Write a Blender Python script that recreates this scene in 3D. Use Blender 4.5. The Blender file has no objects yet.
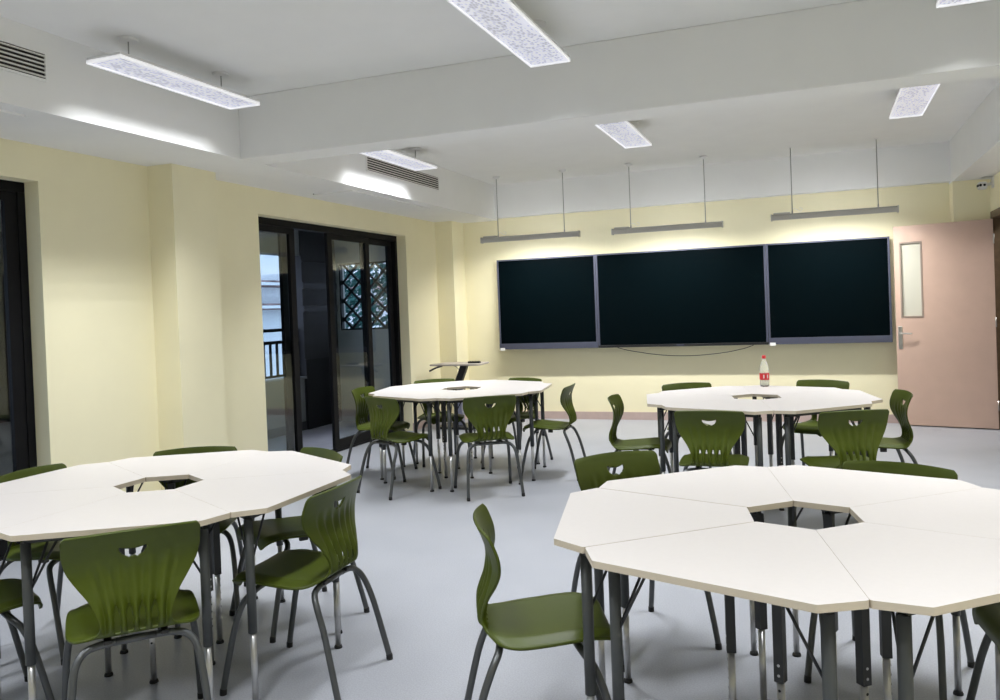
import bpy, bmesh, math, random
from math import sin, cos, pi, radians
from mathutils import Vector, Matrix
random.seed(7)
C = bpy.context.scene.collection
ZS = 2.578     # underside of soffits and beam
ZC = 3.02      # ceiling
TH = 0.7456    # desk height

# ------------------------------------------------------------------ materials
def newmat(name):
    m = bpy.data.materials.new(name); m.use_nodes = True
    nt = m.node_tree; b = nt.nodes['Principled BSDF']
    return m, nt, b

def mat(name, col, rough=.5, metal=0., noise=0., nscale=30., bump=0., bscale=80., spec=.5, coat=0.):
    m, nt, b = newmat(name)
    b.inputs['Base Color'].default_value = (*col, 1)
    b.inputs['Roughness'].default_value = rough
    b.inputs['Metallic'].default_value = metal
    b.inputs['Specular IOR Level'].default_value = spec
    b.inputs['Coat Weight'].default_value = coat
    tc = nt.nodes.new('ShaderNodeTexCoord')
    if noise:
        n = nt.nodes.new('ShaderNodeTexNoise'); n.inputs['Scale'].default_value = nscale; n.inputs['Detail'].default_value = 4
        nt.links.new(tc.outputs['Object'], n.inputs['Vector'])
        r = nt.nodes.new('ShaderNodeMapRange'); r.inputs['From Min'].default_value = .3; r.inputs['From Max'].default_value = .7
        r.inputs['To Min'].default_value = 1 - noise; r.inputs['To Max'].default_value = 1 + noise
        nt.links.new(n.outputs['Fac'], r.inputs['Value'])
        mx = nt.nodes.new('ShaderNodeMix'); mx.data_type = 'RGBA'; mx.blend_type = 'MULTIPLY'; mx.inputs['Factor'].default_value = 1
        mx.inputs['A'].default_value = (*col, 1)
        nt.links.new(r.outputs['Result'], mx.inputs['B'])
        nt.links.new(mx.outputs['Result'], b.inputs['Base Color'])
    if bump:
        n2 = nt.nodes.new('ShaderNodeTexNoise'); n2.inputs['Scale'].default_value = bscale; n2.inputs['Detail'].default_value = 3
        nt.links.new(tc.outputs['Object'], n2.inputs['Vector'])
        bp = nt.nodes.new('ShaderNodeBump'); bp.inputs['Strength'].default_value = bump; bp.inputs['Distance'].default_value = .002
        nt.links.new(n2.outputs['Fac'], bp.inputs['Height']); nt.links.new(bp.outputs['Normal'], b.inputs['Normal'])
    return m

M = {}
M['wall'] = mat('pale_yellow_paint', (.87, .815, .575), .75, noise=.015, nscale=3, bump=.08, bscale=250, spec=.25)
M['white_paint'] = mat('white_ceiling_paint', (.83, .83, .815), .8, noise=.012, nscale=4, bump=.06, bscale=200, spec=.2)
M['base_tile'] = mat('pinkish_base_tile', (.50, .39, .36), .4, noise=.05, nscale=12)
M['top'] = mat('warm_white_laminate', (.62, .585, .56), .42, noise=.01, nscale=60, spec=.4)
M['edge'] = mat('cream_edge_band', (.55, .48, .37), .5)
M['leg'] = mat('dark_grey_powder_coat', (.06, .065, .065), .45, metal=.2, bump=.04, bscale=500)
M['leg_inner'] = mat('charcoal_sleeve', (.028, .03, .032), .5, metal=.1)
M['silver'] = mat('satin_steel_tube', (.50, .50, .50), .3, metal=.85, noise=.05, nscale=40)
M['chairleg'] = mat('graphite_steel_tube', (.085, .09, .092), .35, metal=.5)
M['rubber'] = mat('black_rubber', (.012, .012, .012), .7)
M['green'] = mat('olive_green_plastic', (.055, .075, .004), .42, noise=.04, nscale=25, bump=.08, bscale=900, spec=.3)
M['black'] = mat('black_plastic', (.010, .010, .011), .4)
M['frame'] = mat('black_aluminium', (.006, .006, .007), .6, spec=.15)
M['lilac'] = mat('lilac_grey_aluminium', (.085, .092, .135), .42, metal=.4)
M['steel_grey'] = mat('grey_lamp_housing', (.50, .49, .46), .5, metal=.1)
M['white_metal'] = mat('white_enamel', (.78, .78, .78), .4)
M['rod'] = mat('dull_steel_rod', (.40, .40, .38), .4, metal=.6)
M['pink'] = mat('pinkish_beige_laminate', (.58, .41, .33), .42, noise=.03, nscale=6, spec=.4)
M['brown'] = mat('dark_brown_stained_trim', (.13, .085, .045), .5, noise=.2, nscale=20)
M['chrome'] = mat('brushed_steel', (.55, .53, .50), .28, metal=.95)
M['vent_white'] = mat('vent_white_slat', (.72, .71, .66), .5)
M['dark_void'] = mat('dark_duct_inside', (.03, .026, .022), .9)
M['sticker'] = mat('white_sticker', (.8, .8, .8), .5)
M['concrete'] = mat('grey_balcony_render', (.20, .21, .22), .85, noise=.1, nscale=5)
M['darkwall'] = mat('charcoal_balcony_wall', (.035, .036, .04), .8, noise=.1, nscale=4)
M['blackband'] = mat('black_painted_band', (.008, .008, .01), .6)
M['balc_floor'] = mat('balcony_floor_tile', (.46, .44, .50), .5, noise=.08, nscale=6)
M['facade'] = mat('white_facade', (.86, .88, .93), .8, noise=.03, nscale=.6)
M['balc_band'] = mat('reddish_brown_balcony', (.30, .20, .20), .8, noise=.5, nscale=1.5)
M['leaf'] = mat('dark_teal_leaf', (.02, .14, .13), .4, noise=.4, nscale=3)
M['red'] = mat('red_plastic', (.65, .02, .03), .4)
M['corridor'] = mat('corridor_brown_wall', (.20, .15, .10), .8)
M['podium_top'] = mat('greige_tray', (.45, .40, .36), .5)
M['podium_col'] = mat('bluish_silver_column', (.30, .31, .42), .4, metal=.4)

def mk_floor():
    m, nt, b = newmat('blue_grey_vinyl_floor')
    tc = nt.nodes.new('ShaderNodeTexCoord')
    n1 = nt.nodes.new('ShaderNodeTexNoise'); n1.inputs['Scale'].default_value = 1.3; n1.inputs['Detail'].default_value = 5
    n2 = nt.nodes.new('ShaderNodeTexNoise'); n2.inputs['Scale'].default_value = 160; n2.inputs['Detail'].default_value = 2
    r = nt.nodes.new('ShaderNodeValToRGB')
    r.color_ramp.elements[0].position = .3; r.color_ramp.elements[0].color = (.305, .316, .348, 1)
    r.color_ramp.elements[1].position = .7; r.color_ramp.elements[1].color = (.35, .36, .392, 1)
    nt.links.new(tc.outputs['Object'], n1.inputs['Vector']); nt.links.new(tc.outputs['Object'], n2.inputs['Vector'])
    nt.links.new(n1.outputs['Fac'], r.inputs['Fac'])
    mr = nt.nodes.new('ShaderNodeMapRange'); mr.inputs['From Min'].default_value = .35; mr.inputs['From Max'].default_value = .65
    mr.inputs['To Min'].default_value = .9; mr.inputs['To Max'].default_value = 1.08
    nt.links.new(n2.outputs['Fac'], mr.inputs['Value'])
    mx = nt.nodes.new('ShaderNodeMix'); mx.data_type = 'RGBA'; mx.blend_type = 'MULTIPLY'; mx.inputs['Factor'].default_value = 1
    nt.links.new(r.outputs['Color'], mx.inputs['A']); nt.links.new(mr.outputs['Result'], mx.inputs['B'])
    nt.links.new(mx.outputs['Result'], b.inputs['Base Color'])
    b.inputs['Roughness'].default_value = .42; b.inputs['Specular IOR Level'].default_value = .35
    return m
M['floor'] = mk_floor()

def mk_glass():
    m = bpy.data.materials.new('tinted_pane_glass'); m.use_nodes = True; nt = m.node_tree; nt.nodes.clear()
    out = nt.nodes.new('ShaderNodeOutputMaterial'); mx = nt.nodes.new('ShaderNodeMixShader')
    tr = nt.nodes.new('ShaderNodeBsdfTransparent'); tr.inputs['Color'].default_value = (.86, .90, .90, 1)
    gl = nt.nodes.new('ShaderNodeBsdfGlossy'); gl.inputs['Roughness'].default_value = .01
    # Schlick reflectance, the same from either face of the pane
    ge = nt.nodes.new('ShaderNodeNewGeometry'); dt = nt.nodes.new('ShaderNodeVectorMath'); dt.operation = 'DOT_PRODUCT'
    nt.links.new(ge.outputs['Normal'], dt.inputs[0]); nt.links.new(ge.outputs['Incoming'], dt.inputs[1])
    def mth(op, a, b):
        n = nt.nodes.new('ShaderNodeMath'); n.operation = op
        for i, v in enumerate((a, b)):
            if v is None: continue
            if isinstance(v, (int, float)): n.inputs[i].default_value = v
            else: nt.links.new(v, n.inputs[i])
        return n.outputs[0]
    fr = mth('ADD', mth('MULTIPLY', mth('POWER', mth('SUBTRACT', 1.0, mth('ABSOLUTE', dt.outputs['Value'], None)), 5.0), .95), .05)
    nt.links.new(fr, mx.inputs['Fac']); nt.links.new(tr.outputs['BSDF'], mx.inputs[1]); nt.links.new(gl.outputs['BSDF'], mx.inputs[2])
    nt.links.new(mx.outputs['Shader'], out.inputs['Surface'])
    return m
M['glass'] = mk_glass()

def mk_screen():
    m, nt, b = newmat('black_glass_panel')
    b.inputs['Base Color'].default_value = (.001, .003, .004, 1); b.inputs['Roughness'].default_value = .25
    b.inputs['Specular IOR Level'].default_value = .035
    return m
M['screen'] = mk_screen()

def mk_lens():
    # prismatic lamp lens: it gives off light, with a fine printed prism pattern
    m, nt, b = newmat('prismatic_lamp_lens')
    tc = nt.nodes.new('ShaderNodeTexCoord')
    br = nt.nodes.new('ShaderNodeTexVoronoi'); br.inputs['Scale'].default_value = 60
    n = nt.nodes.new('ShaderNodeTexNoise'); n.inputs['Scale'].default_value = 14; n.inputs['Detail'].default_value = 6
    mp = nt.nodes.new('ShaderNodeMapping'); mp.inputs['Scale'].default_value = (1, .5, 1)
    nt.links.new(tc.outputs['Object'], mp.inputs['Vector']); nt.links.new(mp.outputs['Vector'], br.inputs['Vector']); nt.links.new(mp.outputs['Vector'], n.inputs['Vector'])
    a = nt.nodes.new('ShaderNodeMath'); a.operation = 'MULTIPLY'
    nt.links.new(br.outputs['Distance'], a.inputs[0]); nt.links.new(n.outputs['Fac'], a.inputs[1])
    r = nt.nodes.new('ShaderNodeMapRange'); r.inputs['From Min'].default_value = .08; r.inputs['From Max'].default_value = .32
    r.inputs['To Min'].default_value = .13; r.inputs['To Max'].default_value = .56
    nt.links.new(a.outputs[0], r.inputs['Value'])
    b.inputs['Base Color'].default_value = (.5, .5, .52, 1); b.inputs['Roughness'].default_value = .3
    b.inputs['Emission Color'].default_value = (.80, .82, 1.0, 1)
    nt.links.new(r.outputs['Result'], b.inputs['Emission Strength'])
    return m
M['lens'] = mk_lens()

def mk_emit(name, col, s):
    m, nt, b = newmat(name)
    b.inputs['Base Color'].default_value = (.8, .8, .8, 1)
    b.inputs['Emission Color'].default_value = (*col, 1); b.inputs['Emission Strength'].default_value = s
    return m
M['tube'] = mk_emit('lit_lamp_strip', (.92, .95, 1), 70.0)
M['lampedge'] = mk_emit('lit_lens_rim', (.95, .95, 1), .5)

def mk_bottle():
    m, nt, b = newmat('clear_bottle_plastic')
    b.inputs['Base Color'].default_value = (.86, .9, .88, 1); b.inputs['Roughness'].default_value = .08
    b.inputs['Transmission Weight'].default_value = .75; b.inputs['IOR'].default_value = 1.2
    return m
M['bottle'] = mk_bottle()

# ------------------------------------------------------------------ mesh helpers
def add_box(bm, lo, hi, mi=0):
    x0, y0, z0 = lo; x1, y1, z1 = hi
    v = [bm.verts.new(p) for p in ((x0,y0,z0),(x1,y0,z0),(x1,y1,z0),(x0,y1,z0),(x0,y0,z1),(x1,y0,z1),(x1,y1,z1),(x0,y1,z1))]
    for f in ((0,3,2,1),(4,5,6,7),(0,1,5,4),(1,2,6,5),(2,3,7,6),(3,0,4,7)):
        bm.faces.new([v[i] for i in f]).material_index = mi

def add_prism(bm, pts, z0, z1, mside=0, mcap=0):
    lo = [bm.verts.new((p[0], p[1], z0)) for p in pts]; hi = [bm.verts.new((p[0], p[1], z1)) for p in pts]
    n = len(pts)
    bm.faces.new(hi).material_index = mcap; bm.faces.new(lo[::-1]).material_index = mcap
    for i in range(n):
        bm.faces.new((lo[i], lo[(i+1) % n], hi[(i+1) % n], hi[i])).material_index = mside

def smooth_path(pts, n=10):
    """Catmull-Rom through the points"""
    P = [Vector(p) for p in pts]; P = [P[0]*2-P[1]] + P + [P[-1]*2-P[-2]]
    out = []
    for i in range(1, len(P)-2):
        for k in range(n):
            t = k/n
            out.append(.5*((2*P[i]) + (P[i+1]-P[i-1])*t + (2*P[i-1]-5*P[i]+4*P[i+1]-P[i+2])*t*t + (3*P[i]-P[i-1]-3*P[i+1]+P[i+2])*t**3))
    out.append(P[-2]); return out

def add_tube(bm, pts, r, seg=12, mi=0, caps=True):
    pts = [Vector(p) for p in pts]; rs = r if isinstance(r, (list, tuple)) else [r]*len(pts)
    rings = []; prev = None
    for i, p in enumerate(pts):
        t = (pts[min(i+1, len(pts)-1)] - pts[max(i-1, 0)]).normalized()
        if prev is None:
            a = Vector((0,0,1)) if abs(t.z) < .9 else Vector((1,0,0))
            u = t.cross(a).normalized()
        else:
            u = (prev - t*prev.dot(t)).normalized()
        prev = u; w = t.cross(u)
        rings.append([bm.verts.new(p + (u*cos(2*pi*k/seg) + w*sin(2*pi*k/seg))*rs[i]) for k in range(seg)])
    for a, b in zip(rings, rings[1:]):
        for k in range(seg):
            f = bm.faces.new((a[k], a[(k+1) % seg], b[(k+1) % seg], b[k])); f.material_index = mi; f.smooth = True
    if caps:
        bm.faces.new(rings[0][::-1]).material_index = mi; bm.faces.new(rings[-1]).material_index = mi

def add_lathe(bm, prof, c=(0,0,0), seg=24, mi=0):
    c = Vector(c); rings = []
    for r, z in prof:
        rings.append([bm.verts.new(c + Vector((r*cos(2*pi*k/seg), r*sin(2*pi*k/seg), z))) for k in range(seg)])
    for a, b in zip(rings, rings[1:]):
        for k in range(seg):
            f = bm.faces.new((a[k], a[(k+1) % seg], b[(k+1) % seg], b[k])); f.material_index = mi; f.smooth = True
    bm.faces.new(rings[0][::-1]).material_index = mi; bm.faces.new(rings[-1]).material_index = mi

def obj(name, bm, mats, parent=None, loc=None, bevel=0., recalc=True):
    if recalc: bmesh.ops.recalc_face_normals(bm, faces=bm.faces)
    me = bpy.data.meshes.new(name); bm.to_mesh(me); bm.free()
    for m in (mats if isinstance(mats, (list, tuple)) else [mats]): me.materials.append(m)
    o = bpy.data.objects.new(name, me); C.objects.link(o)
    if parent: o.parent = parent
    if loc: o.location = loc
    if bevel:
        b = o.modifiers.new('edge', 'BEVEL'); b.width = bevel; b.segments = 2; b.limit_method = 'ANGLE'
    return o

def box_obj(name, lo, hi, m, parent=None, bevel=0.):
    bm = bmesh.new(); add_box(bm, lo, hi); return obj(name, bm, m, parent, bevel=bevel)

def thing(name, label, cat, loc=(0,0,0), rz=0., group=None):
    o = bpy.data.objects.new(name, None); C.objects.link(o); o.empty_display_size = .1
    o.location = loc; o.rotation_euler = (0, 0, rz)
    return tag(o, label, cat, group)

def tag(o, label, cat, group=None, kind=None):
    o['label'] = label; o['category'] = cat
    if group: o['group'] = group
    if kind: o['kind'] = kind
    return o

def struct(o, label=None):
    o['kind'] = 'structure'
    if label: o['label'] = label
    return o

def copy_tree(o, parent=None):
    kids = list(o.children)
    c = o.copy(); C.objects.link(c)
    if parent: c.parent = parent
    for ch in kids: copy_tree(ch, c)
    return c

# ------------------------------------------------------------------ room shell
XL, XR, YB, YF = -4.6, 1.68, 10.05, -4.2
XO = -4.85                               # outer face of the left wall
OPEN1 = (6.06, 8.85); OPEN2 = (0.95, 3.855); ZH = 2.35
struct(box_obj('floor', (XO, YF-.2, -.12), (XR+.22, YB+.2, 0), M['floor']))
struct(box_obj('ceiling', (XO, YF-.2, ZC), (XR+.22, YB+.2, ZC+.15), M['white_paint']))

bm = bmesh.new()                         # left wall with two glazed openings
for y0, y1 in ((YF-.2, OPEN2[0]), (OPEN2[1], OPEN1[0]), (OPEN1[1], YB+.2)):
    add_box(bm, (XO, y0, 0), (XL, y1, ZC))
for y0, y1 in (OPEN2, OPEN1): add_box(bm, (XO, y0, ZH), (XL, y1, ZC))
struct(obj('wall_left', bm, M['wall']))
struct(box_obj('wall_back', (XL, YB, 0), (XR, YB+.2, ZC), M['wall']))
struct(box_obj('wall_rear', (XL, YF-.2, 0), (XR, YF, ZC), M['wall']))
bm = bmesh.new(); DO = (8.76, 9.665); DW = (8.69, 9.735)
add_box(bm, (XR, YF-.2, 0), (XR+.22, DW[0], ZC)); add_box(bm, (XR, DW[1], 0), (XR+.22, YB+.2, ZC)); add_box(bm, (XR, DW[0], 2.23), (XR+.22, DW[1], ZC))
struct(obj('wall_right', bm, M['wall']))
# pillars standing proud of the walls
struct(box_obj('pillar', (XL, 4.78, 0), (-4.37, 5.25, ZS), M['wall']), 'pale yellow pillar on the window wall beside the glass door')
struct(box_obj('pillar', (XL, 9.68, 0), (-4.36, YB, ZS), M['wall']), 'pale yellow pillar in the corner by the black boards')
struct(box_obj('pillar', (1.34, 9.80, 0), (XR, YB, ZS), M['wall']), 'yellow pillar behind the open pink door')
# dropped soffits, cross beam and the white beam above the boards
struct(box_obj('soffit_left', (XL, YF, ZS), (-3.86, YB, ZC), M['white_paint']))
struct(box_obj('soffit_right', (1.34, YF, ZS), (XR, YB, ZC), M['white_paint']))
struct(box_obj('ceiling_beam', (-3.86, 4.91, ZS), (1.34, 5.18, ZC), M['white_paint'], bevel=.006))
struct(box_obj('trim_1', (-3.86, 9.93, 2.60), (1.34, YB, ZC), M['white_paint']))
# baseboards
struct(box_obj('baseboard_back', (-4.36, YB-.012, 0), (1.34, YB, .095), M['base_tile']))
bm = bmesh.new()
for y0, y1 in ((YF, OPEN2[0]), (OPEN2[1], 4.78), (5.25, OPEN1[0]), (OPEN1[1], 9.68)): add_box(bm, (XL, y0, 0), (XL+.012, y1, .095))
add_box(bm, (-4.37, 4.78, 0), (-4.358, 5.25, .095)); add_box(bm, (XL+.012, 4.768, 0), (-4.358, 4.78, .095)); add_box(bm, (XL+.012, 9.668, 0), (-4.348, 9.68, .095)); add_box(bm, (-4.36, 9.68, 0), (-4.348, YB-.012, .095))
struct(obj('baseboard_left', bm, M['base_tile']))
struct(box_obj('baseboard_right', (XR-.012, YF, 0), (XR, DO[0]-.09, .095), M['base_tile']))

# ceiling access panels (thin boards a little proud of the soffit)
for y0, y1, lab in ((6.66, 8.30, 'white access panel in the soffit above the glass door'), (1.70, 3.29, 'white access panel in the soffit near the cut-off air vent')):
    t = box_obj('trim_2', (-4.41, y0, ZS-.012), (-3.99, y1, ZS), M['white_paint'], bevel=.002); struct(t, lab)
    b2 = bmesh.new()
    add_box(b2, (-4.418, y0-.008, ZS-.006), (-4.41, y1+.008, ZS)); add_box(b2, (-4.41, y1, ZS-.006), (-4.2, y1+.008, ZS))
    obj('gap', b2, M['dark_void'], t)

# ------------------------------------------------------------------ sliding glass doors (frames at X = -4.72)
def sliding_door(name, y0, y1, leaves, label):
    root = bpy.data.objects.new(name, None); C.objects.link(root); root['kind'] = 'structure'; root['label'] = label
    bm = bmesh.new()
    add_box(bm, (-4.82, y0, ZH-.065), (-4.72, y1, ZH)); add_box(bm, (-4.82, y0, 0), (-4.72, y0+.055, ZH-.065)); add_box(bm, (-4.82, y1-.055, 0), (-4.72, y1, ZH-.065))
    add_box(bm, (-4.82, y0+.055, 0), (-4.72, y1-.055, .02))
    obj('door_frame', bm, M['frame'], root, bevel=.003)
    for a, b, tr in leaves:
        x0 = -4.765 if tr == 0 else -4.808; x1 = x0+.036
        bm = bmesh.new(); w = .085; z0, z1 = .022, ZH-.067
        add_box(bm, (x0, a, z0), (x1, a+w, z1)); add_box(bm, (x0, b-w, z0), (x1, b, z1))
        add_box(bm, (x0, a+w, z1-.06), (x1, b-w, z1)); add_box(bm, (x0, a+w, z0), (x1, b-w, z0+.10))
        lf = obj('sliding_leaf', bm, M['frame'], root, bevel=.003)
        bm = bmesh.new(); xm = (x0+x1)/2
        add_box(bm, (xm-.003, a+w-.005, z0+.095), (xm+.003, b-w+.005, z1-.055))
        obj('pane', bm, M['glass'], lf)
    return root
sliding_door('door_1', OPEN1[0], OPEN1[1], [(6.117, 6.775, 0), (6.12, 6.70, 1), (7.35, 8.20, 0), (8.115, 8.795, 1)], 'black framed sliding glass door open onto the balcony')
sliding_door('door_2', OPEN2[0], OPEN2[1], [(3.02, 3.80, 0), (2.34, 3.10, 1), (1.66, 2.42, 0), (1.01, 1.72, 1)], 'black framed glass door at the cut-off edge by the near ring of desks')

# ------------------------------------------------------------------ pink classroom door, swung open against the back wall
d3 = bpy.data.objects.new('door_3', None); C.objects.link(d3); d3['kind'] = 'structure'; d3['label'] = 'pinkish beige door standing open beside the black boards'
hx, hy = 1.672, 9.655; fx, fy = .775, 9.895
d3.location = (hx, hy, 0); d3.rotation_euler = (0, 0, math.atan2(fy-hy, fx-hx))
L = math.hypot(fx-hx, fy-hy)             # local +x runs from the hinge to the free edge, room side is local +y
bm = bmesh.new(); v0, v1 = L-.26, L-.065; z0, z1 = 1.18, 1.965; HT = 2.15
for lo, hi in (((0, -.022, .012), (v0, .022, HT)), ((v1, -.022, .012), (L, .022, HT)), ((v0, -.022, .012), (v1, .022, z0)), ((v0, -.022, z1), (v1, .022, HT))): add_box(bm, lo, hi)
bmesh.ops.remove_doubles(bm, verts=bm.verts, dist=1e-5)
leaf = obj('door_leaf', bm, M['pink'], d3)
bm = bmesh.new()
for s in (1, -1):
    y0_, y1_ = (.022, .028) if s > 0 else (-.028, -.022)
    add_box(bm, (v0-.012, y0_, z0-.012), (v0+.004, y1_, z1+.012)); add_box(bm, (v1-.004, y0_, z0-.012), (v1+.012, y1_, z1+.012))
    add_box(bm, (v0+.004, y0_, z0-.012), (v1-.004, y1_, z0+.004)); add_box(bm, (v0+.004, y0_, z1-.004), (v1-.004, y1_, z1+.012))
obj('vision_frame', bm, mat('grey_brown_beading', (.30, .24, .20), .5), d3)
box_obj('vision_pane', (v0, -.003, z0), (v1, .003, z1), mat('frosted_pane', (.56, .55, .47), .25), d3)
box_obj('lock_plate', (L-.062, .022, .83), (L-.020, .030, 1.075), M['chrome'], d3, bevel=.004)
bm = bmesh.new()
add_tube(bm, smooth_path([(L-.041, .03, 1.0), (L-.041, .06, 1.0), (L-.055, .075, 1.0), (L-.10, .078, .998), (L-.165, .074, .995)], 6), .009, 10)
add_lathe(bm, [(.011, 0), (.011, .006)], (L-.041, .031, .88), 12)
obj('lever_handle', bm, M['chrome'], d3)
bm = bmesh.new()
for z in (.25, 1.1, 1.95): add_tube(bm, [(-.004, .026, z-.05), (-.004, .026, z+.05)], .007, 10)
obj('hinge', bm, M['chrome'], d3)
bm = bmesh.new()                         # door lining on the right wall
for y0, y1 in ((DO[0]-.07, DO[0]), (DO[1], DO[1]+.07)): add_box(bm, (XR-.015, y0, 0), (XR+.235, y1, 2.23))
add_box(bm, (XR-.015, DO[0], 2.16), (XR+.235, DO[1], 2.23))
o = struct(obj('trim_3', bm, M['brown'], bevel=.003), 'brown door lining on the right wall')
bm = bmesh.new(); add_box(bm, (3.3, 7.0, 0), (3.4, 11.5, 2.6)); add_box(bm, (XR+.22, 7.0, 2.6), (3.4, 11.5, 2.7)); add_box(bm, (XR+.22, 11.4, 0), (3.3, 11.5, 2.6)); add_box(bm, (XR+.22, 7.0, 0), (3.3, 7.1, 2.6)); add_box(bm, (XR+.22, 7.0, -.12), (3.4, 11.5, 0))
struct(obj('corridor_wall', bm, M['corridor']))
d = bpy.data.lights.new('corridor_fill_light', 'AREA'); d.shape = 'RECTANGLE'; d.size = .3; d.size_y = 1.2; d.energy = 30  # added fill light with no fixture, brightens the dark doorway
o = bpy.data.objects.new('corridor_fill_light', d); C.objects.link(o); o.location = (2.6, 9.2, 2.58)

# ------------------------------------------------------------------ pendant ceiling lamps
LP = []
def make_lamp():
    root = thing('pendant_lamp', '', 'ceiling light', (0, 0, 0), 0, 'prismatic pendant lamps')
    bm = bmesh.new(); w, l = .122, .592
    add_box(bm, (-w, -l, .018), (w, l, .036)); obj('housing', bm, M['white_metal'], root, bevel=.004)
    bm = bmesh.new(); e = .0055
    for lo, hi in (((-w, -l, 0), (-w+e, l, .018)), ((w-e, -l, 0), (w, l, .018)), ((-w+e, -l, 0), (w-e, -l+e, .018)), ((w*-1+e, l-e, 0), (w-e, l, .018))): add_box(bm, lo, hi)
    obj('rim', bm, M['lampedge'], root)
    bm = bmesh.new(); add_box(bm, (-w+e, -l+e, .010), (w-e, l-e, .016)); obj('diffuser', bm, M['lens'], root)
    for y in (-.41, .36):
        bm = bmesh.new(); add_tube(bm, [(0, y, .036), (0, y, ZC-2.85)], .004, 8); r = obj('suspension_rod', bm, M['rod'], root)
        bm = bmesh.new(); add_lathe(bm, [(.05, ZC-2.85-.016), (.055, ZC-2.85-.004), (.055, ZC-2.85)], (0, y, 0), 20); obj('ceiling_cap', bm, M['white_metal'], r)
    return root
lamp0 = make_lamp()
lamp_spots = [(-3.57, 4.02, 'long white pendant lamp above the near ring by the pillar'),
              (-1.43, 4.08, 'white pendant lamp cut by the top edge near the photo centre'),
              (.715, 4.10, 'white pendant lamp mostly cut off at the top corner by the door side'),
              (-3.63, 6.90, 'white pendant lamp in front of the long air vent'),
              (-1.49, 6.91, 'white pendant lamp behind the beam above the middle of the boards'),
              (.70, 6.87, 'white pendant lamp behind the beam on the pink door side')]
hidden_lamps = [(-3.57, 1.17), (-1.43, 1.17), (.715, 1.17), (-3.57, -1.7), (-1.43, -1.7), (.715, -1.7)]
for i, (x, y, lab) in enumerate(lamp_spots):
    o = lamp0 if i == 0 else copy_tree(lamp0)
    o.location = (x, y, 2.85); o['label'] = lab
LAMP_W, SPREAD = 29, 102
def lamp_light(x, y):
    # slim light bars run along the panel
    for s in (-1, -.67, -.33, 0, .33, .67, 1):
        d = bpy.data.lights.new('lamp_light', 'AREA'); d.shape = 'RECTANGLE'; d.size = .004; d.size_y = 1.14
        d.energy = LAMP_W/7; d.spread = radians(SPREAD); d.color = (.94, .965, 1.0)
        o = bpy.data.objects.new('lamp_light', d); C.objects.link(o); o.location = (x + s*.085, y, 2.852)
for x, y, _ in lamp_spots: lamp_light(x, y)
for x, y in hidden_lamps: lamp_light(x, y)

# ------------------------------------------------------------------ board lamps hanging in front of the back wall
def make_board_lamp():
    root = thing('board_lamp', '', 'board light', (0, 0, 0), 0, 'grey board lamps on rods')
    bm = bmesh.new()                       # asymmetric trough, open towards the wall (+y) and down
    prof = [(-.05, -.008), (-.046, .038), (-.02, .056), (.012, .056), (.018, .046), (.016, .042), (.010, .042), (-.018, .042), (-.036, .03), (-.042, -.008)]
    l = .61
    a = [bm.verts.new((-l, y, z)) for y, z in prof]; b = [bm.verts.new((l, y, z)) for y, z in prof]; n = len(prof)
    for i in range(n): bm.faces.new((a[i], a[(i+1) % n], b[(i+1) % n], b[i]))
    bm.faces.new(a); bm.faces.new(b[::-1])
    h = obj('housing', bm, M['steel_grey'], root)
    bm = bmesh.new(); add_box(bm, (-l+.07, .002, .030), (l-.07, .012, .0415)); obj('light_strip', bm, M['tube'], root)
    for s in (-1, 1):
        bm = bmesh.new(); add_box(bm, (s*l-.006, -.052, -.010), (s*l+.006, .022, .058)); obj('end_cap', bm, M['steel_grey'], root)
    bm = bmesh.new(); add_box(bm, (-.59, -.028, .05), (-.42, .03, .072)); obj('driver_box', bm, M['steel_grey'], root, bevel=.004)
    for x in (-.40, .43):
        bm = bmesh.new(); add_tube(bm, [(x, 0, .05), (x, 0, .085), (x, 0, .0851), (x, 0, ZC-2.24)], [.009, .007, .0045, .0045], 8); r = obj('suspension_rod', bm, M['rod'], root)
        bm = bmesh.new(); add_lathe(bm, [(.012, ZC-2.24-.03), (.04, ZC-2.24-.014), (.045, ZC-2.24-.004), (.045, ZC-2.24)], (x, 0, 0), 18); obj('ceiling_cap', bm, M['white_metal'], r)
    bm = bmesh.new(); add_tube(bm, smooth_path([(-.395, 0, .11), (-.36, .0, .10), (-.32, .0, .075), (-.30, 0, .10), (-.33, 0, .115)], 6), .0025, 6); obj('power_cable', bm, M['white_metal'], root)
    return root
bl0 = make_board_lamp()
for i, (x, z, lab) in enumerate(((-3.18, 2.240, 'grey board lamp hanging above the left black panel, by the corner pillar'),
                                 (-1.565, 2.233, 'grey board lamp hanging above the centre display'),
                                 (.165, 2.262, 'grey board lamp hanging above the right black panel, next to the pink door'))):
    o = bl0 if i == 0 else copy_tree(bl0)
    o.location = (x, 9.30, z); o['label'] = lab
    d = bpy.data.lights.new('board_lamp_light', 'AREA'); d.shape = 'RECTANGLE'; d.size = 1.06; d.size_y = .04
    d.energy = 26; d.spread = radians(146); d.color = (1, .985, .95)
    lo = bpy.data.objects.new('board_lamp_light', d); C.objects.link(lo); lo.location = (x, 9.318, z+.020); lo.rotation_euler = (radians(17), 0, 0)

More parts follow.
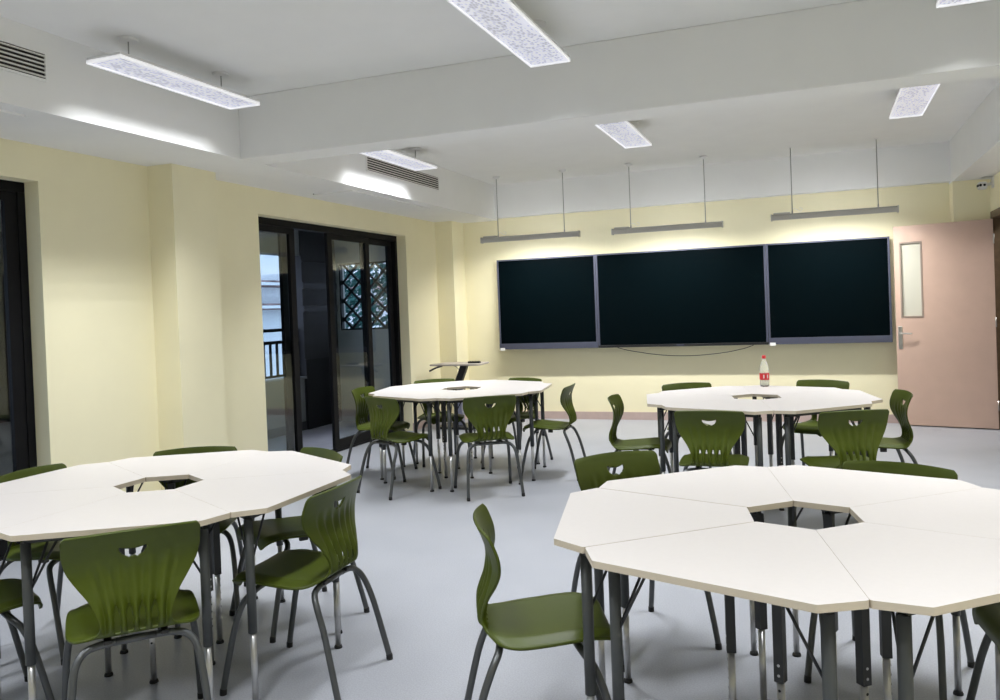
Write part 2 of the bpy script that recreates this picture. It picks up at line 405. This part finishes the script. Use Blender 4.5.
# ------------------------------------------------------------------ black boards on the back wall
def board(name, x0, x1, label, cat, display=False):
    zt, zb, yf = 2.053, .902, 9.90
    root = thing(name, label, cat, ((x0+x1)/2, yf, zb)); w = (x1-x0)/2 - .002; H = zt-zb
    bm = bmesh.new(); add_box(bm, (-w, .03, .004), (w, .10, H)); obj('backing', bm, M['black'], root)
    bm = bmesh.new(); e = .022; eb = .03 if display else .075
    add_box(bm, (-w, 0, eb), (-w+e, .032, H-.018)); add_box(bm, (w-e, 0, eb), (w, .032, H-.018)); add_box(bm, (-w, 0, H-.018), (w, .032, H))
    if not display: add_box(bm, (-w, -.006, 0), (w, .032, eb))
    obj('bezel', bm, M['lilac'], root, bevel=.003)
    if display:
        bm = bmesh.new(); add_box(bm, (-w, -.004, 0), (w, .032, eb)); r = obj('bottom_rail', bm, M['black'], root, bevel=.003)
        bm = bmesh.new(); add_box(bm, (-.045, -.006, .010), (.045, -.004, .022)); lg = obj('logo', bm, M['lilac'], r)
    bm = bmesh.new(); add_box(bm, (-w+e, .006, eb), (w-e, .012, H-.018)); obj('screen', bm, M['screen'], root)
    bm = bmesh.new()
    for s in (-1, 1): add_box(bm, (s*w*.7-.06, .10, .3), (s*w*.7+.06, .15, .8))
    obj('wall_bracket', bm, M['black'], root)
    if not display:
        bm = bmesh.new(); add_box(bm, (-w+.012, -.009, -.012), (-w+.075, -.006, .022)); s = obj('sticker', bm, M['sticker'], root); s['label'] = 'small white sticker'
    return root
board('blackboard_panel', -3.852, -2.549, 'black writing panel in a lilac grey frame, next to the corner pillar', 'blackboard')
board('display_screen', -2.549, -.551, 'wide black display in the middle between two narrower black panels', 'screen', True)
board('blackboard_panel', -.551, .736, 'black writing panel in a lilac grey frame, next to the pink door', 'blackboard')
bm = bmesh.new()
add_tube(bm, smooth_path([(-2.32, 9.95, .897), (-2.15, 9.95, .855), (-1.8, 9.96, .80), (-1.45, 9.96, .785), (-1.1, 9.96, .81), (-.85, 9.95, .855), (-.72, 9.95, .897)], 8), .004, 6)
tag(obj('cable', bm, M['black']), 'thin black cable sagging below the centre display', 'cable')

# ------------------------------------------------------------------ air vents in the left soffit face
def vent(y0, y1, label):
    z0, z1 = 2.757, 2.892; root = thing('air_vent', label, 'vent', (-3.86, (y0+y1)/2, z0)); h = (y1-y0)/2; H = z1-z0
    bm = bmesh.new(); add_box(bm, (.0005, -h, 0), (.003, h, H)); obj('duct_backing', bm, M['dark_void'], root)
    bm = bmesh.new()
    for lo, hi in (((.003, -h-.012, -.012), (.012, h+.012, 0)), ((.003, -h-.012, H), (.012, h+.012, H+.012)), ((.003, -h-.012, 0), (.012, -h, H)), ((.003, h, 0), (.012, h+.012, H))): add_box(bm, lo, hi)
    obj('vent_frame', bm, M['white_paint'], root)
    for k in range(6):
        z = H*(k+.5)/6
        bm = bmesh.new(); add_box(bm, (.003, -h, z-.0035), (.013, h, z+.0035)); obj('slat', bm, M['vent_white'], root)
vent(6.705, 8.24, 'long slotted air vent above the glass door, behind a pendant lamp')
vent(1.77, 3.303, 'slotted air vent cut off at the corner of the photo')

# ------------------------------------------------------------------ security camera
cam_t = thing('security_camera', 'small white security camera on the wall above the pink door', 'camera', (1.60, 9.62, 2.50))
bm = bmesh.new(); add_box(bm, (-.035, -.03, -.028), (.03, .03, .028)); obj('body', bm, M['white_metal'], cam_t, bevel=.012)
bm = bmesh.new()
for y, z in ((-.018, .0), (.014, .0)):
    add_tube(bm, [(-.033, y-.008, z), (-.041, y-.008, z)], .009, 12)
add_tube(bm, [(-.02, -.028, .002), (-.02, -.036, .002)], .010, 12); add_tube(bm, [(.008, -.028, .002), (.008, -.036, .002)], .009, 12)
obj('lens', bm, M['black'], cam_t)
bm = bmesh.new(); add_tube(bm, [(.02, .0, .0), (.055, 0, .01), (.078, 0, .02)], .012, 10); add_box(bm, (.068, -.035, -.02), (.08, .035, .06)); add_box(bm, (-.01, -.03, .05), (.08, .03, .058))
obj('mount', bm, M['vent_white'], cam_t)
cam_t.scale = (1.25, 1.35, 1.35); cam_t.location = (1.585, 9.62, 2.49)

# ------------------------------------------------------------------ petal desks: six in a ring round a hexagonal hole
def rounded(pts, r):
    out = []; n = len(pts)
    for i in range(n):
        p, a, b = Vector(pts[i]), Vector(pts[i-1]), Vector(pts[(i+1) % n])
        u = (a-p).normalized(); v = (b-p).normalized(); ang = u.angle(v)
        if ang > radians(170): out.append(tuple(p)); continue
        d = min(r/math.tan(ang/2), (a-p).length*.4, (b-p).length*.4)
        s, e = p+u*d, p+v*d
        for k in range(5):
            t = k/4; out.append(tuple(s*(1-t)**2 + p*2*t*(1-t) + e*t*t))
    return out
def pol(r, deg): return (r*cos(radians(deg)), r*sin(radians(deg)))
# desk local frame: origin at ring centre's floor point is moved to the desk's own middle; local +x points outwards
DM = .48
def make_desk():
    root = thing('petal_desk', '', 'desk')
    g = .0005
    P = [pol(.181, -30), pol(.762, -30), pol(.808, -21.5), pol(.808, 21.5), pol(.762, 30), pol(.181, 30)]
    P = [(x-DM, y - (g if y > 0 else -g)) for x, y in P]
    bm = bmesh.new(); add_prism(bm, rounded(P, .012), TH-.019, TH, 1, 0)
    o = obj('tabletop', bm, [M['top'], M['edge']], root)
    bm = bmesh.new()                      # steel under-frame linking the legs
    s30 = radians(30)
    A = Vector((.715*cos(s30)+.082*sin(s30)-DM, .715*sin(s30)-.082*cos(s30), 0)); B = Vector((A.x, -A.y, 0)); Cc = Vector((.23-DM, 0, 0))
    zt = TH-.019
    for p, q in ((A, B), (A, Cc), (B, Cc)):
        d = (q-p).normalized(); n = Vector((-d.y, d.x, 0))*.012
        vs = []
        for z in (zt-.028, zt-.001):
            vs.append([bm.verts.new(Vector((v.x, v.y, z))) for v in (p-n, p+n, q+n, q-n)])
        lo, hi = vs
        bm.faces.new(lo[::-1]); bm.faces.new(hi)
        for i in range(4): bm.faces.new((lo[i], lo[(i+1) % 4], hi[(i+1) % 4], hi[i]))
    obj('under_frame', bm, M['leg_inner'], root)
    for (p, thick) in ((A, True), (B, True), (Cc, False)):
        bm = bmesh.new()
        if thick: add_tube(bm, [(0,0,.285), (0,0,zt-.028)], .0165, 16)
        else: add_box(bm, (-.0145, -.0145, .305), (.0145, .0145, zt-.028))
        leg = obj('leg', bm, M['leg'] if thick else M['leg_inner'], root, loc=(p.x, p.y, 0))
        bm = bmesh.new(); add_tube(bm, [(0,0,.012), (0,0,.30)], .0118 if thick else .0115, 14); obj('height_tube', bm, M['silver'], leg)
        bm = bmesh.new(); add_lathe(bm, [(.017, 0), (.017, .006), (.013, .014)], seg=14); obj('glide', bm, M['rubber'], leg)
        dirs = ((Vector((-cos(s30), -sin(s30)*(1 if p.y > 0 else -1), 0)), Vector((0, -1 if p.y > 0 else 1, 0))) if thick
                else (Vector((cos(s30), sin(s30), 0)), Vector((cos(s30), -sin(s30), 0))))
        for d in dirs:
            bm = bmesh.new(); add_tube(bm, [d*.012+Vector((0,0,.54)), d*.105+Vector((0,0,zt-.014))], .0042, 8); obj('brace', bm, M['leg_inner'], leg)
        if not thick:                     # row of round adjustment holes
            for z in (.325, .355):
                bm = bmesh.new(); add_tube(bm, [(.0140, 0, z), (.0154, 0, z)], .0042, 10); obj('screw', bm, M['silver'], leg)
            bm = bmesh.new()
            for k in range(5): add_tube(bm, [(.0119, 0, .28-k*.03), (.0124, 0, .28-k*.03)], .0045, 10)
            obj('adjustment_hole', bm, M['black'], leg)
    return root
desk0 = make_desk(); used = []
RINGS = {'A': (-.0651, 2.7412, -78.6), 'B': (-2.6222, 2.7146, -28.6), 'C': (-2.9359, 6.5953, -81.1), 'D': (-.4301, 6.0046, -78.35)}
NM = {'A': 'near ring with only four chairs', 'B': 'near ring beside the wall pillar', 'C': 'far ring beside the glass door', 'D': 'far ring with the red-capped bottle'}
# labels per ring, for desks at mid angles th+30, +90, ... anticlockwise
DL = {'A': ['white desk at the bottom photo corner, no chair at it, in the four-chair ring',
            'white desk cut by the frame with a chair tucked under it, in the four-chair ring',
            'white desk before the chair showing only its top edge, in the four-chair ring',
            'white desk before the chair that faces the camera, in the four-chair ring',
            'white desk with the profile chair at its end, in the four-chair ring',
            'nearest white desk, no chair at it, in the ring with only four chairs'],
      'B': ['white desk at the side-turned chair in the ring beside the wall pillar',
            'white desk pointing at the open sliding door, in the ring beside the pillar',
            'white desk right in front of the wall pillar, near ring',
            'white desk nearest the cut-off glass door, ring beside the pillar',
            'white desk cut by the frame and closest to the camera, ring beside the pillar',
            'white desk above the chair seen squarely from behind, ring beside the pillar'],
      'C': ['white desk at the chair seen from behind, far ring beside the glass door',
            'white desk at the profile chair, far ring beside the glass door',
            'white desk nearest the black boards, far ring beside the glass door',
            'white desk in front of the small lectern, far ring beside the glass door',
            'white desk closest to the sliding door, far ring there',
            'white desk at the three-quarter chair, far ring beside the glass door'],
      'D': ['white desk before the right-hand of two chairs seen from behind, bottle ring',
            'white desk at the chair beside the pink door, ring with the bottle',
            'white desk before the back chair nearer the pink door, ring with the bottle',
            'white desk with the red-capped bottle at its edge',
            'white desk at the profile chair facing the pink door, ring with the bottle',
            'white desk before the left-hand of two chairs seen from behind, bottle ring']}
for k, (cx, cy, th) in RINGS.items():
    for i in range(6):
        o = desk0 if not used else copy_tree(desk0); used.append(o)
        a = radians(th + 30 + 60*i)
        R_ = DM + (.005 if (k, i) == ('A', 4) else 0)     # this one stands a little proud of its ring
        o.location = (cx + R_*cos(a), cy + R_*sin(a), 0); o.rotation_euler = (0, 0, a)
        o['label'] = DL[k][i]; o['group'] = 'petal desks of the ' + NM[k]

# ------------------------------------------------------------------ green shell chairs
PROF = [(.194, .394), (.189, .416), (.172, .429), (.12, .436), (.06, .432), (-.02, .424), (-.09, .419), (-.15, .420), (-.188, .434),
        (-.206, .462), (-.207, .50), (-.198, .545), (-.186, .59), (-.181, .63), (-.186, .67), (-.200, .71), (-.211, .733), (-.219, .744)]
HALF = [.118, .160, .184, .200, .206, .207, .203, .176, .124, .106, .112, .134, .168, .194, .206, .208, .207, .196]
for i in range(10, 18): PROF[i] = (PROF[i][0], .462 + (PROF[i][1]-.462)*1.045)
def interp(arr, t):
    n = len(arr)-1; i = min(int(t), n-1); f = t-i
    p = [arr[max(i-1, 0)], arr[i], arr[i+1], arr[min(i+2, n)]]
    g = lambda a, b, c, d: .5*((2*b)+(c-a)*f+(2*a-5*b+4*c-d)*f*f+(3*b-a-3*c+d)*f**3)
    if isinstance(p[0], tuple): return tuple(g(*[q[j] for q in p]) for j in range(len(p[0])))
    return g(*p)
NU = 120
SPLIT = 8.0                               # profile parameter where seat turns into backrest
def sstep(a, b, x):
    t = max(0, min(1, (x-a)/(b-a))); return t*t*(3-2*t)
def shell_point(s, t):
    """s in -1..1 across, t along the profile"""
    y, z = interp(PROF, t); h = interp(HALF, t)
    y2, z2 = interp(PROF, min(t+.02, 17)); y1, z1 = interp(PROF, max(t-.02, 0))
    ty, tz = y2-y1, z2-z1; l = math.hypot(ty, tz); ny, nz = -tz/l, ty/l      # normal: up on the seat, backwards... flipped below
    x = s*h
    bk = sstep(8.5, 12, t)
    y += bk*.030*(x/.2)**2                               # wraps round the sitter
    z += (1-sstep(6, 8, t))*(.010*(x/.21)**2 - .016*sstep(.72, 1, abs(s))) 
    # top edge slightly arched
    z += sstep(15.5, 17, t)*.008*(1-(x/.2)**2)
    # raised ribs on the back, fading out upwards and fanning out
    fan = .037*(1+.40*sstep(9.5, 14, t))
    amp = (.0105*sstep(8.0, 8.8, t)*(1-sstep(10.0, 11.4, t)) + .0036*sstep(10, 11.2, t)*(1-sstep(12.5, 14.6, t)))*(1-sstep(.80, 1.0, abs(x)/(fan*2.9)))
    ph = cos(2*pi*x/fan)
    y -= amp*ph
    return Vector((x, y, z))
def slot(x, t):
    """through slots between the five ribs at the foot of the back"""
    if not 8.02 < t < 10.6: return False
    fan = .037*(1+.40*sstep(9.5, 14, t))
    for k in (-1.5, -.5, .5, 1.5):
        if abs(x-k*fan) < .0088*math.sqrt(max(0, 1-sstep(9.6, 10.6, t)*.9)): return True
    return False
ZHOLE = .702
def hole_f(x, z):
    """crescent hand hole, flat top and round belly: negative inside"""
    w = .042; u = x/w
    top = ZHOLE + .001 + .009*u*u
    bot = ZHOLE + .006 - .038*math.sqrt(max(0, 1-u*u))
    if abs(u) >= 1: return (abs(u)-1)*w + .0005
    return max(z-top, bot-z)
def chair_shell(part):
    bm = bmesh.new(); grid = []
    us = [-1 + 2*i/NU for i in range(NU+1)]
    if part == 'seat': ts = [SPLIT*j/60 for j in range(61)]
    else: ts = [SPLIT + (17-SPLIT)*j/150 for j in range(151)]
    for t in ts:
        grid.append([(u, t, shell_point(u, t)) for u in us])
    if part != 'seat':                    # pull grid points on to the hand hole's rim
        for row in grid:
            for i, (u, t, p) in enumerate(row):
                f = hole_f(p.x, p.z)
                if abs(f) < .0022 and abs(p.x) < .0455:
                    e = 1e-4
                    gx = (hole_f(p.x+e, p.z)-hole_f(p.x-e, p.z))/(2*e); gz = (hole_f(p.x, p.z+e)-hole_f(p.x, p.z-e))/(2*e)
                    n2 = gx*gx+gz*gz
                    if n2 > .2:
                        q = p.copy(); q.x -= f*gx/n2; q.z -= f*gz/n2; row[i] = (u, t, q)
    vs = [[bm.verts.new(p) for (_, _, p) in row] for row in grid]
    for j in range(len(ts)-1):
        for i in range(NU):
            q = (grid[j][i][2]+grid[j+1][i][2]+grid[j][i+1][2]+grid[j+1][i+1][2])/4; t = (ts[j]+ts[j+1])/2
            if part != 'seat' and (slot(q.x, t) or (hole_f(q.x, q.z) < -.0004 and t > 12)): continue
            f = bm.faces.new((vs[j][i], vs[j][i+1], vs[j+1][i+1], vs[j+1][i])); f.smooth = True
    for v in [v for v in bm.verts if not v.link_faces]: bm.verts.remove(v)
    return bm
def make_chair():
    root = thing('school_chair', '', 'chair')
    for part in ('seat', 'backrest'):
        o = obj(part, chair_shell(part), M['green'], root, recalc=False)
        s = o.modifiers.new('shell', 'SOLIDIFY'); s.thickness = .009; s.offset = -1 if part == 'seat' else -1
    R = .0122
    for s in (-1, 1):
        for rear in (True, False):
            if rear: pts = [(s*.212, -.275, .012), (s*.205, -.25, .12), (s*.194, -.215, .26), (s*.182, -.183, .345), (s*.155, -.160, .385), (s*.11, -.152, .398), (s*.06, -.150, .400)]
            else: pts = [(s*.228, .210, .012), (s*.222, .187, .12), (s*.212, .155, .26), (s*.198, .125, .345), (s*.17, .095, .385), (s*.12, .080, .400), (s*.06, .075, .403)]
            bm = bmesh.new(); add_tube(bm, smooth_path(pts, 6), R, 12); lg = obj('leg', bm, M['chairleg'], root)
            p, q = Vector(pts[0]), Vector(pts[1]); d = (q-p).normalized()
            bm = bmesh.new(); add_tube(bm, [Vector((p.x, p.y, 0)), p + d*.004, p+d*.012], [.0134, .0134, .0128], 12); obj('foot_cap', bm, M['rubber'], lg)
    for y, z in ((-.150, .400), (.075, .403)):
        bm = bmesh.new(); add_tube(bm, [(-.062, y, z), (.062, y, z)], R, 12); obj('crossbar', bm, M['chairleg'], root)
    for x in (-.085, .085):
        bm = bmesh.new()
        add_prism(bm, [(x-.012, -.17), (x+.012, -.17), (x+.012, .105), (x-.012, .105)], .400, .414)
        add_prism(bm, [(x-.014, -.045), (x+.014, -.045), (x+.010, -.005), (x-.010, -.005)], .374, .412)
        obj('mounting_bracket', bm, M['black'], root, bevel=.003)
    return root
chair0 = make_chair(); nch = 0
GA, GB, GC, GD = ('chairs at the near ring with four chairs', 'chairs at the near ring by the pillar', 'chairs at the far ring by the glass door', 'chairs at the far ring with the bottle')
BK = .215
CH = [ # (x, y of the back's top), facing, label, group
 ((-1.047, 2.409), 24, 'green school chair in profile, alone at the left end of the near four-chair ring', GA),
 ((-0.883, 3.595), -47, 'green school chair facing the camera behind the near four-chair ring, hand hole showing', GA),
 ((0.277, 3.55), -110, 'green school chair with only its long top edge above the near four-chair ring', GA),
 ((.852, 2.857), 187, 'green school chair cut off by the frame edge, only seat and leg showing', GA),
 ((-2.06, 2.012), 138, 'green school chair seen squarely from behind, closest to the camera by the pillar ring', GB),
 ((-1.745, 2.76), 183, 'green school chair turned sideways in the aisle, backrest slots and four legs showing', GB),
 ((-2.278, 3.469), -119, 'green school chair half hidden behind the side-turned chair at the pillar ring', GB),
 ((-3.045, 3.422), -58, 'green school chair whose top edge peeps over the desks before the wall pillar', GB),
 ((-3.451, 2.742), 4, 'green school chair whose top edge shows against the cut-off glass door', GB),
 ((-3.02, 1.90), 62, 'green school chair cut by the frame, only a seat corner and bent leg showing', GB),
 ((-3.876, 6.443), 3, 'green school chair against the sliding glass door, backrest half turned', GC),
 ((-3.265, 5.68), 66, 'green school chair seen three-quarter from behind, in front of the sliding door', GC),
 ((-2.345, 5.8), 124, 'green school chair squarely from behind at the far ring by the glass door', GC),
 ((-1.950, 6.688), 184, 'green school chair in profile facing the glass door, between the two far rings', GC),
 ((-2.593, 7.363), -112, 'green school chair behind the far door-side ring, below the black panel', GC),
 ((-3.53, 7.26), -50, 'green school chair behind the far door-side ring, in front of the lectern', GC),
 ((-1.43, 5.819), 4, 'green school chair in profile facing the pink door, at the bottle ring', GD),
 ((-0.641, 5.049), 90, 'green school chair from behind below the bottle, with a crescent hand hole', GD),
 ((0.185, 5.13), 114, 'green school chair from behind at the bottle ring, nearest the pink door side', GD),
 ((0.542, 6.16), -170, 'green school chair standing in front of the pink door', GD),
 ((-1.04, 6.8), -62, 'green school chair top behind the bottle ring, on the side away from the door', GD),
 ((0.02, 7.012), -111, 'green school chair behind the bottle ring, between bottle and pink door', GD),
]
for (tx, ty), face, lab, grp in CH:
    o = chair0 if nch == 0 else copy_tree(chair0); nch += 1
    a = radians(face)
    o.location = (tx + BK*cos(a), ty + BK*sin(a), 0); o.rotation_euler = (0, 0, a - pi/2)
    o['label'] = lab; o['group'] = grp

# ------------------------------------------------------------------ bottle
bt = thing('soda_bottle', 'clear plastic bottle with red cap and red label on the far desk ring', 'bottle', (-.413, 6.70, TH+.0008))
bm = bmesh.new()
add_lathe(bm, [(.028, 0), (.034, .006), (.035, .03), (.0345, .05), (.0355, .055), (.0355, .105), (.0345, .11), (.036, .13), (.031, .16), (.022, .185), (.0135, .205), (.0125, .222)], seg=28)
obj('body', bm, M['bottle'], bt)
bm = bmesh.new(); add_lathe(bm, [(.0362, .054), (.0366, .058), (.0366, .100), (.0362, .104)], seg=28); lb = obj('label', bm, M['red'], bt); lb['label'] = 'red wrap-round label'
bm = bmesh.new()
for a0 in (-1.75, -.95):                  # two white strokes on the label
    pts = [(.0369*cos(a0+.12*k), .0369*sin(a0+.12*k)) for k in range(3)]
    for (p, q) in zip(pts, pts[1:]):
        bm.faces.new([bm.verts.new((*p, .066)), bm.verts.new((*q, .066)), bm.verts.new((*q, .094)), bm.verts.new((*p, .094))])
obj('label_print', bm, M['sticker'], lb)
bm = bmesh.new(); add_lathe(bm, [(.0145, .218), (.015, .221), (.015, .238), (.0135, .242)], seg=20); obj('cap', bm, M['red'], bt)
bm = bmesh.new(); add_lathe(bm, [(.0325, .128), (.0345, .13), (.031, .155), (.026, .172), (.022, .18)], seg=20)
bm.free()

# ------------------------------------------------------------------ small lectern in the corner
ld = thing('lectern', 'small lectern with thin top on a slanted black post in the corner', 'lectern', (-4.10, 9.20, 0))
bm = bmesh.new(); add_prism(bm, rounded([(-.345, -.20), (.33, -.20), (.30, .22), (-.31, .22)], .06), .765, .785); obj('top', bm, M['podium_top'], ld, bevel=.004)
bm = bmesh.new()
vs = [[bm.verts.new((x+dx, y, z)) for dx, y in ((-.045, -.035), (.045, -.035), (.045, .035), (-.045, .035))] for x, z in ((.055, .765), (.03, .70), (-.02, .585), (-.03, .56))]
for a, b in zip(vs, vs[1:]):
    for k in range(4): bm.faces.new((a[k], a[(k+1) % 4], b[(k+1) % 4], b[k]))
bm.faces.new(vs[0]); bm.faces.new(vs[-1][::-1]); obj('slanted_arm', bm, M['black'], ld, bevel=.006)
bm = bmesh.new(); add_box(bm, (-.075, -.04, .03), (.015, .04, .56)); obj('column', bm, M['podium_col'], ld, bevel=.006)
bm = bmesh.new(); add_prism(bm, rounded([(-.28, -.2), (.22, -.2), (.22, .2), (-.28, .2)], .05), 0, .03); obj('base', bm, M['black'], ld, bevel=.004)
bm = bmesh.new(); add_tube(bm, smooth_path([(-.17, -.16, .765), (-.24, -.18, .745), (-.33, -.19, .705)], 5), .011, 8); obj('adjusting_lever', bm, M['black'], ld)
bm = bmesh.new(); add_tube(bm, smooth_path([(-.12, -.02, .763), (-.05, -.03, .745), (.0, -.03, .70)], 5), .003, 6); obj('cable', bm, M['black'], ld)
rc = thing('remote_control', 'small black remote lying on the lectern top', 'remote control', (-3.90, 9.16, .785))
bm = bmesh.new(); add_box(bm, (-.075, -.03, 0), (.075, .03, .024)); obj('body', bm, M['black'], rc, bevel=.006)
bm = bmesh.new()
for k in range(4): add_tube(bm, [(-.05+k*.033, 0, .024), (-.05+k*.033, 0, .027)], .008, 10)
obj('buttons', bm, M['rubber'], rc)

# ------------------------------------------------------------------ balcony and what lies beyond the glass
struct(box_obj('balcony_floor', (-6.4, -1, -.14), (XO, 9.9, -.01), M['balc_floor']))
struct(box_obj('balcony_ceiling', (-6.4, -1, 2.62), (XO, 9.9, 2.75), M['concrete']))
bm = bmesh.new(); add_box(bm, (-6.32, -1, 2.20), (-6.12, 8.86, 2.62)); struct(obj('balcony_beam', bm, M['concrete']))
bm = bmesh.new(); add_box(bm, (-6.32, -1, -.14), (-6.12, 8.86, .64)); add_box(bm, (-6.34, -1, .64), (-6.08, 8.86, .67)); struct(obj('balcony_parapet', bm, M['concrete']))
struct(box_obj('baseboard_balcony', (-6.12, -1, -.01), (-6.108, 8.86, .10), M['darkwall']))
struct(box_obj('balcony_wall', (-6.32, 3.4, .67), (-6.10, 6.9, 2.20), M['darkwall']), 'added dark screen wall that darkens the view through the cut-off glass door')  # added wall, blocks the bright outside so the near glass looks dark
pw = struct(box_obj('balcony_wall', (-6.32, 8.86, -.14), (-6.10, 9.65, 2.62), M['darkwall']))
bm = bmesh.new()
for z0, z1 in ((-.01, .88), (1.48, 1.56), (1.78, 1.86), (2.12, 2.135)): add_box(bm, (-6.10, 8.86, z0), (-6.085, 9.64, z1))
o = struct(obj('trim_4', bm, M['blackband']), 'black bands on the balcony wall')
bm = bmesh.new()                          # end wall with the lattice opening
add_box(bm, (-6.32, 9.65, -.14), (XO, 9.80, 1.22)); add_box(bm, (-6.32, 9.65, 2.12), (XO, 9.80, 2.62)); add_box(bm, (-5.22, 9.65, 1.22), (XO, 9.80, 2.12)); add_box(bm, (-6.32, 9.65, 1.22), (-6.06, 9.80, 2.12))
struct(obj('balcony_end_wall', bm, mat('pale_balcony_render', (.42, .44, .44), .85, noise=.05, nscale=4)))
lt = thing('lattice_screen', 'dark diamond lattice screen in the opening at the balcony end', 'lattice', (-5.64, 9.70, 1.24))
bm = bmesh.new(); W, H = .40, .86
def clip_bar(bm, p, q, w=.014):
    p, q = Vector(p), Vector(q); d = (q-p).normalized(); n = Vector((-d.z, 0, d.x))*w
    vs = [[bm.verts.new(v + Vector((0, y, 0))) for v in (p-n, p+n, q+n, q-n)] for y in (-.012, .012)]
    bm.faces.new(vs[0]); bm.faces.new(vs[1][::-1])
    for i in range(4): bm.faces.new((vs[0][i], vs[0][(i+1) % 4], vs[1][(i+1) % 4], vs[1][i]))
sl, st = 1.0, .25
for s in (1, -1):
    c = -2.0
    while c < 2.5:                        # line z = s*x*sl + c, clipped to the opening
        xs = []
        for x in (-W, W):
            z = s*sl*x + c
            if 0 <= z <= H: xs.append((x, 0, z))
        for z in (0, H):
            x = (z-c)/(s*sl)
            if -W < x < W: xs.append((x, 0, z))
        if len(xs) >= 2 and (Vector(xs[0])-Vector(xs[1])).length > .03: clip_bar(bm, xs[0], xs[1])
        c += st
obj('lattice', bm, M['blackband'], lt)
bm = bmesh.new(); add_box(bm, (-W-.03, -.03, -.06), (W+.03, .03, 0)); add_box(bm, (-W-.03, -.03, H), (W+.03, .03, H+.03)); add_box(bm, (-W-.03, -.03, 0), (-W, .03, H)); add_box(bm, (W, -.03, 0), (W+.03, .03, H))
obj('lattice_frame', bm, M['blackband'], lt)

rl = thing('balcony_railing', 'dark metal balcony railing with upright bars outside the glass door', 'railing', (-6.22, 7.0, .67))
bm = bmesh.new(); add_box(bm, (-.02, -2.6, .43), (.02, 1.86, .47)); obj('top_rail', bm, M['frame'], rl)
bm = bmesh.new(); add_box(bm, (-.02, -2.6, .60-.02), (.02, 1.86, .60+.02)); obj('hand_rail', bm, M['frame'], rl)
bm = bmesh.new(); add_box(bm, (-.015, -2.6, .02), (.015, 1.86, .05)); obj('bottom_rail', bm, M['frame'], rl)
for k in range(34):
    y = -2.58 + k*.13
    bm = bmesh.new(); add_box(bm, (-.012, y-.012, .05), (.012, y+.012, .43)); obj('baluster', bm, M['frame'], rl)
for y in (-2.58, -.4, 1.83):
    bm = bmesh.new(); add_box(bm, (-.02, y-.02, 0), (.02, y+.02, .60)); obj('post', bm, M['frame'], rl)

ab = thing('apartment_building', 'pale apartment block with reddish balcony bands seen through the glass door', 'building', (-26, 30, -9))
bm = bmesh.new(); add_box(bm, (-4, -16, 0), (0, 22, 30)); obj('wall', bm, M['facade'], ab)
for z in (10.83, 11.97, 15.6):
    bm = bmesh.new(); add_box(bm, (0, -16, z), (.9, 22, z+.30)); bd = obj('balcony', bm, M['balc_band'], ab)
    bm = bmesh.new()
    for k in range(12): add_box(bm, (.9, -15+k*3, z+.06), (.96, -13.4+k*3, z+.2))
    obj('grille', bm, M['facade'], bd)
struct(box_obj('terrace', (-8.2, 9.9, -.3), (XO, 12.0, -.02), M['concrete']))
g = struct(box_obj('ground', (-60, -40, -9.3), (-6.6, 70, -9), mat('dusk_ground', (.10, .12, .12), .9, noise=.3, nscale=.4)))
bm = bmesh.new()                          # foliage beyond the lattice, nobody could count the leaves
for i in range(7000):
    yy = random.uniform(10.3, 11.6); c = Vector((random.uniform(-.645, -.50)*yy, yy, random.uniform(.0, 2.9)))
    n = Vector((random.uniform(-1, 1), random.uniform(-1, 1), random.uniform(-.3, 1))).normalized(); u = n.orthogonal().normalized(); w = n.cross(u); s = random.uniform(.03, .06)
    bm.faces.new([bm.verts.new(c + u*s*a + w*s*.5*b) for a, b in ((-1, 0), (0, -1), (1, 0), (0, 1))])
tag(obj('foliage', bm, M['leaf'], recalc=False), 'teal green foliage behind the balcony lattice', 'foliage', kind='stuff')

# ------------------------------------------------------------------ dusk sky
w = bpy.data.worlds.new('dusk_sky'); bpy.context.scene.world = w; w.use_nodes = True
bg = w.node_tree.nodes['Background']; bg.inputs['Color'].default_value = (.62, .74, 1.0, 1); bg.inputs['Strength'].default_value = 2.7

# ------------------------------------------------------------------ camera
cd = bpy.data.cameras.new('camera'); cam = bpy.data.objects.new('camera', cd); C.objects.link(cam)
f, sy, pit, yaw, rol, hc = 825.3857, -29.782, .0134613, .3693543, -.0381974, 1.4250178
fw = Vector((-sin(yaw)*cos(pit), cos(yaw)*cos(pit), -sin(pit))); r0 = Vector((cos(yaw), sin(yaw), 0)); u0 = r0.cross(fw)
r = r0*cos(rol) + u0*sin(rol); u = -r0*sin(rol) + u0*cos(rol)
cam.matrix_world = Matrix(((r.x, u.x, -fw.x, 0), (r.y, u.y, -fw.y, 0), (r.z, u.z, -fw.z, hc), (0, 0, 0, 1)))
cd.sensor_fit = 'HORIZONTAL'; cd.sensor_width = 36; cd.lens = f/1000*36; cd.shift_y = sy/1000; cd.clip_start = .05; cd.clip_end = 200
sc = bpy.context.scene; sc.camera = cam
vs_ = sc.view_settings; vs_.view_transform = 'Standard'; vs_.look = 'None'; vs_.gamma = 1; vs_.use_curve_mapping = False; vs_.exposure = 0
sc.cycles.max_bounces = 10; sc.cycles.diffuse_bounces = 6; sc.cycles.glossy_bounces = 4; sc.cycles.transparent_max_bounces = 12
sc.cycles.use_denoising = True
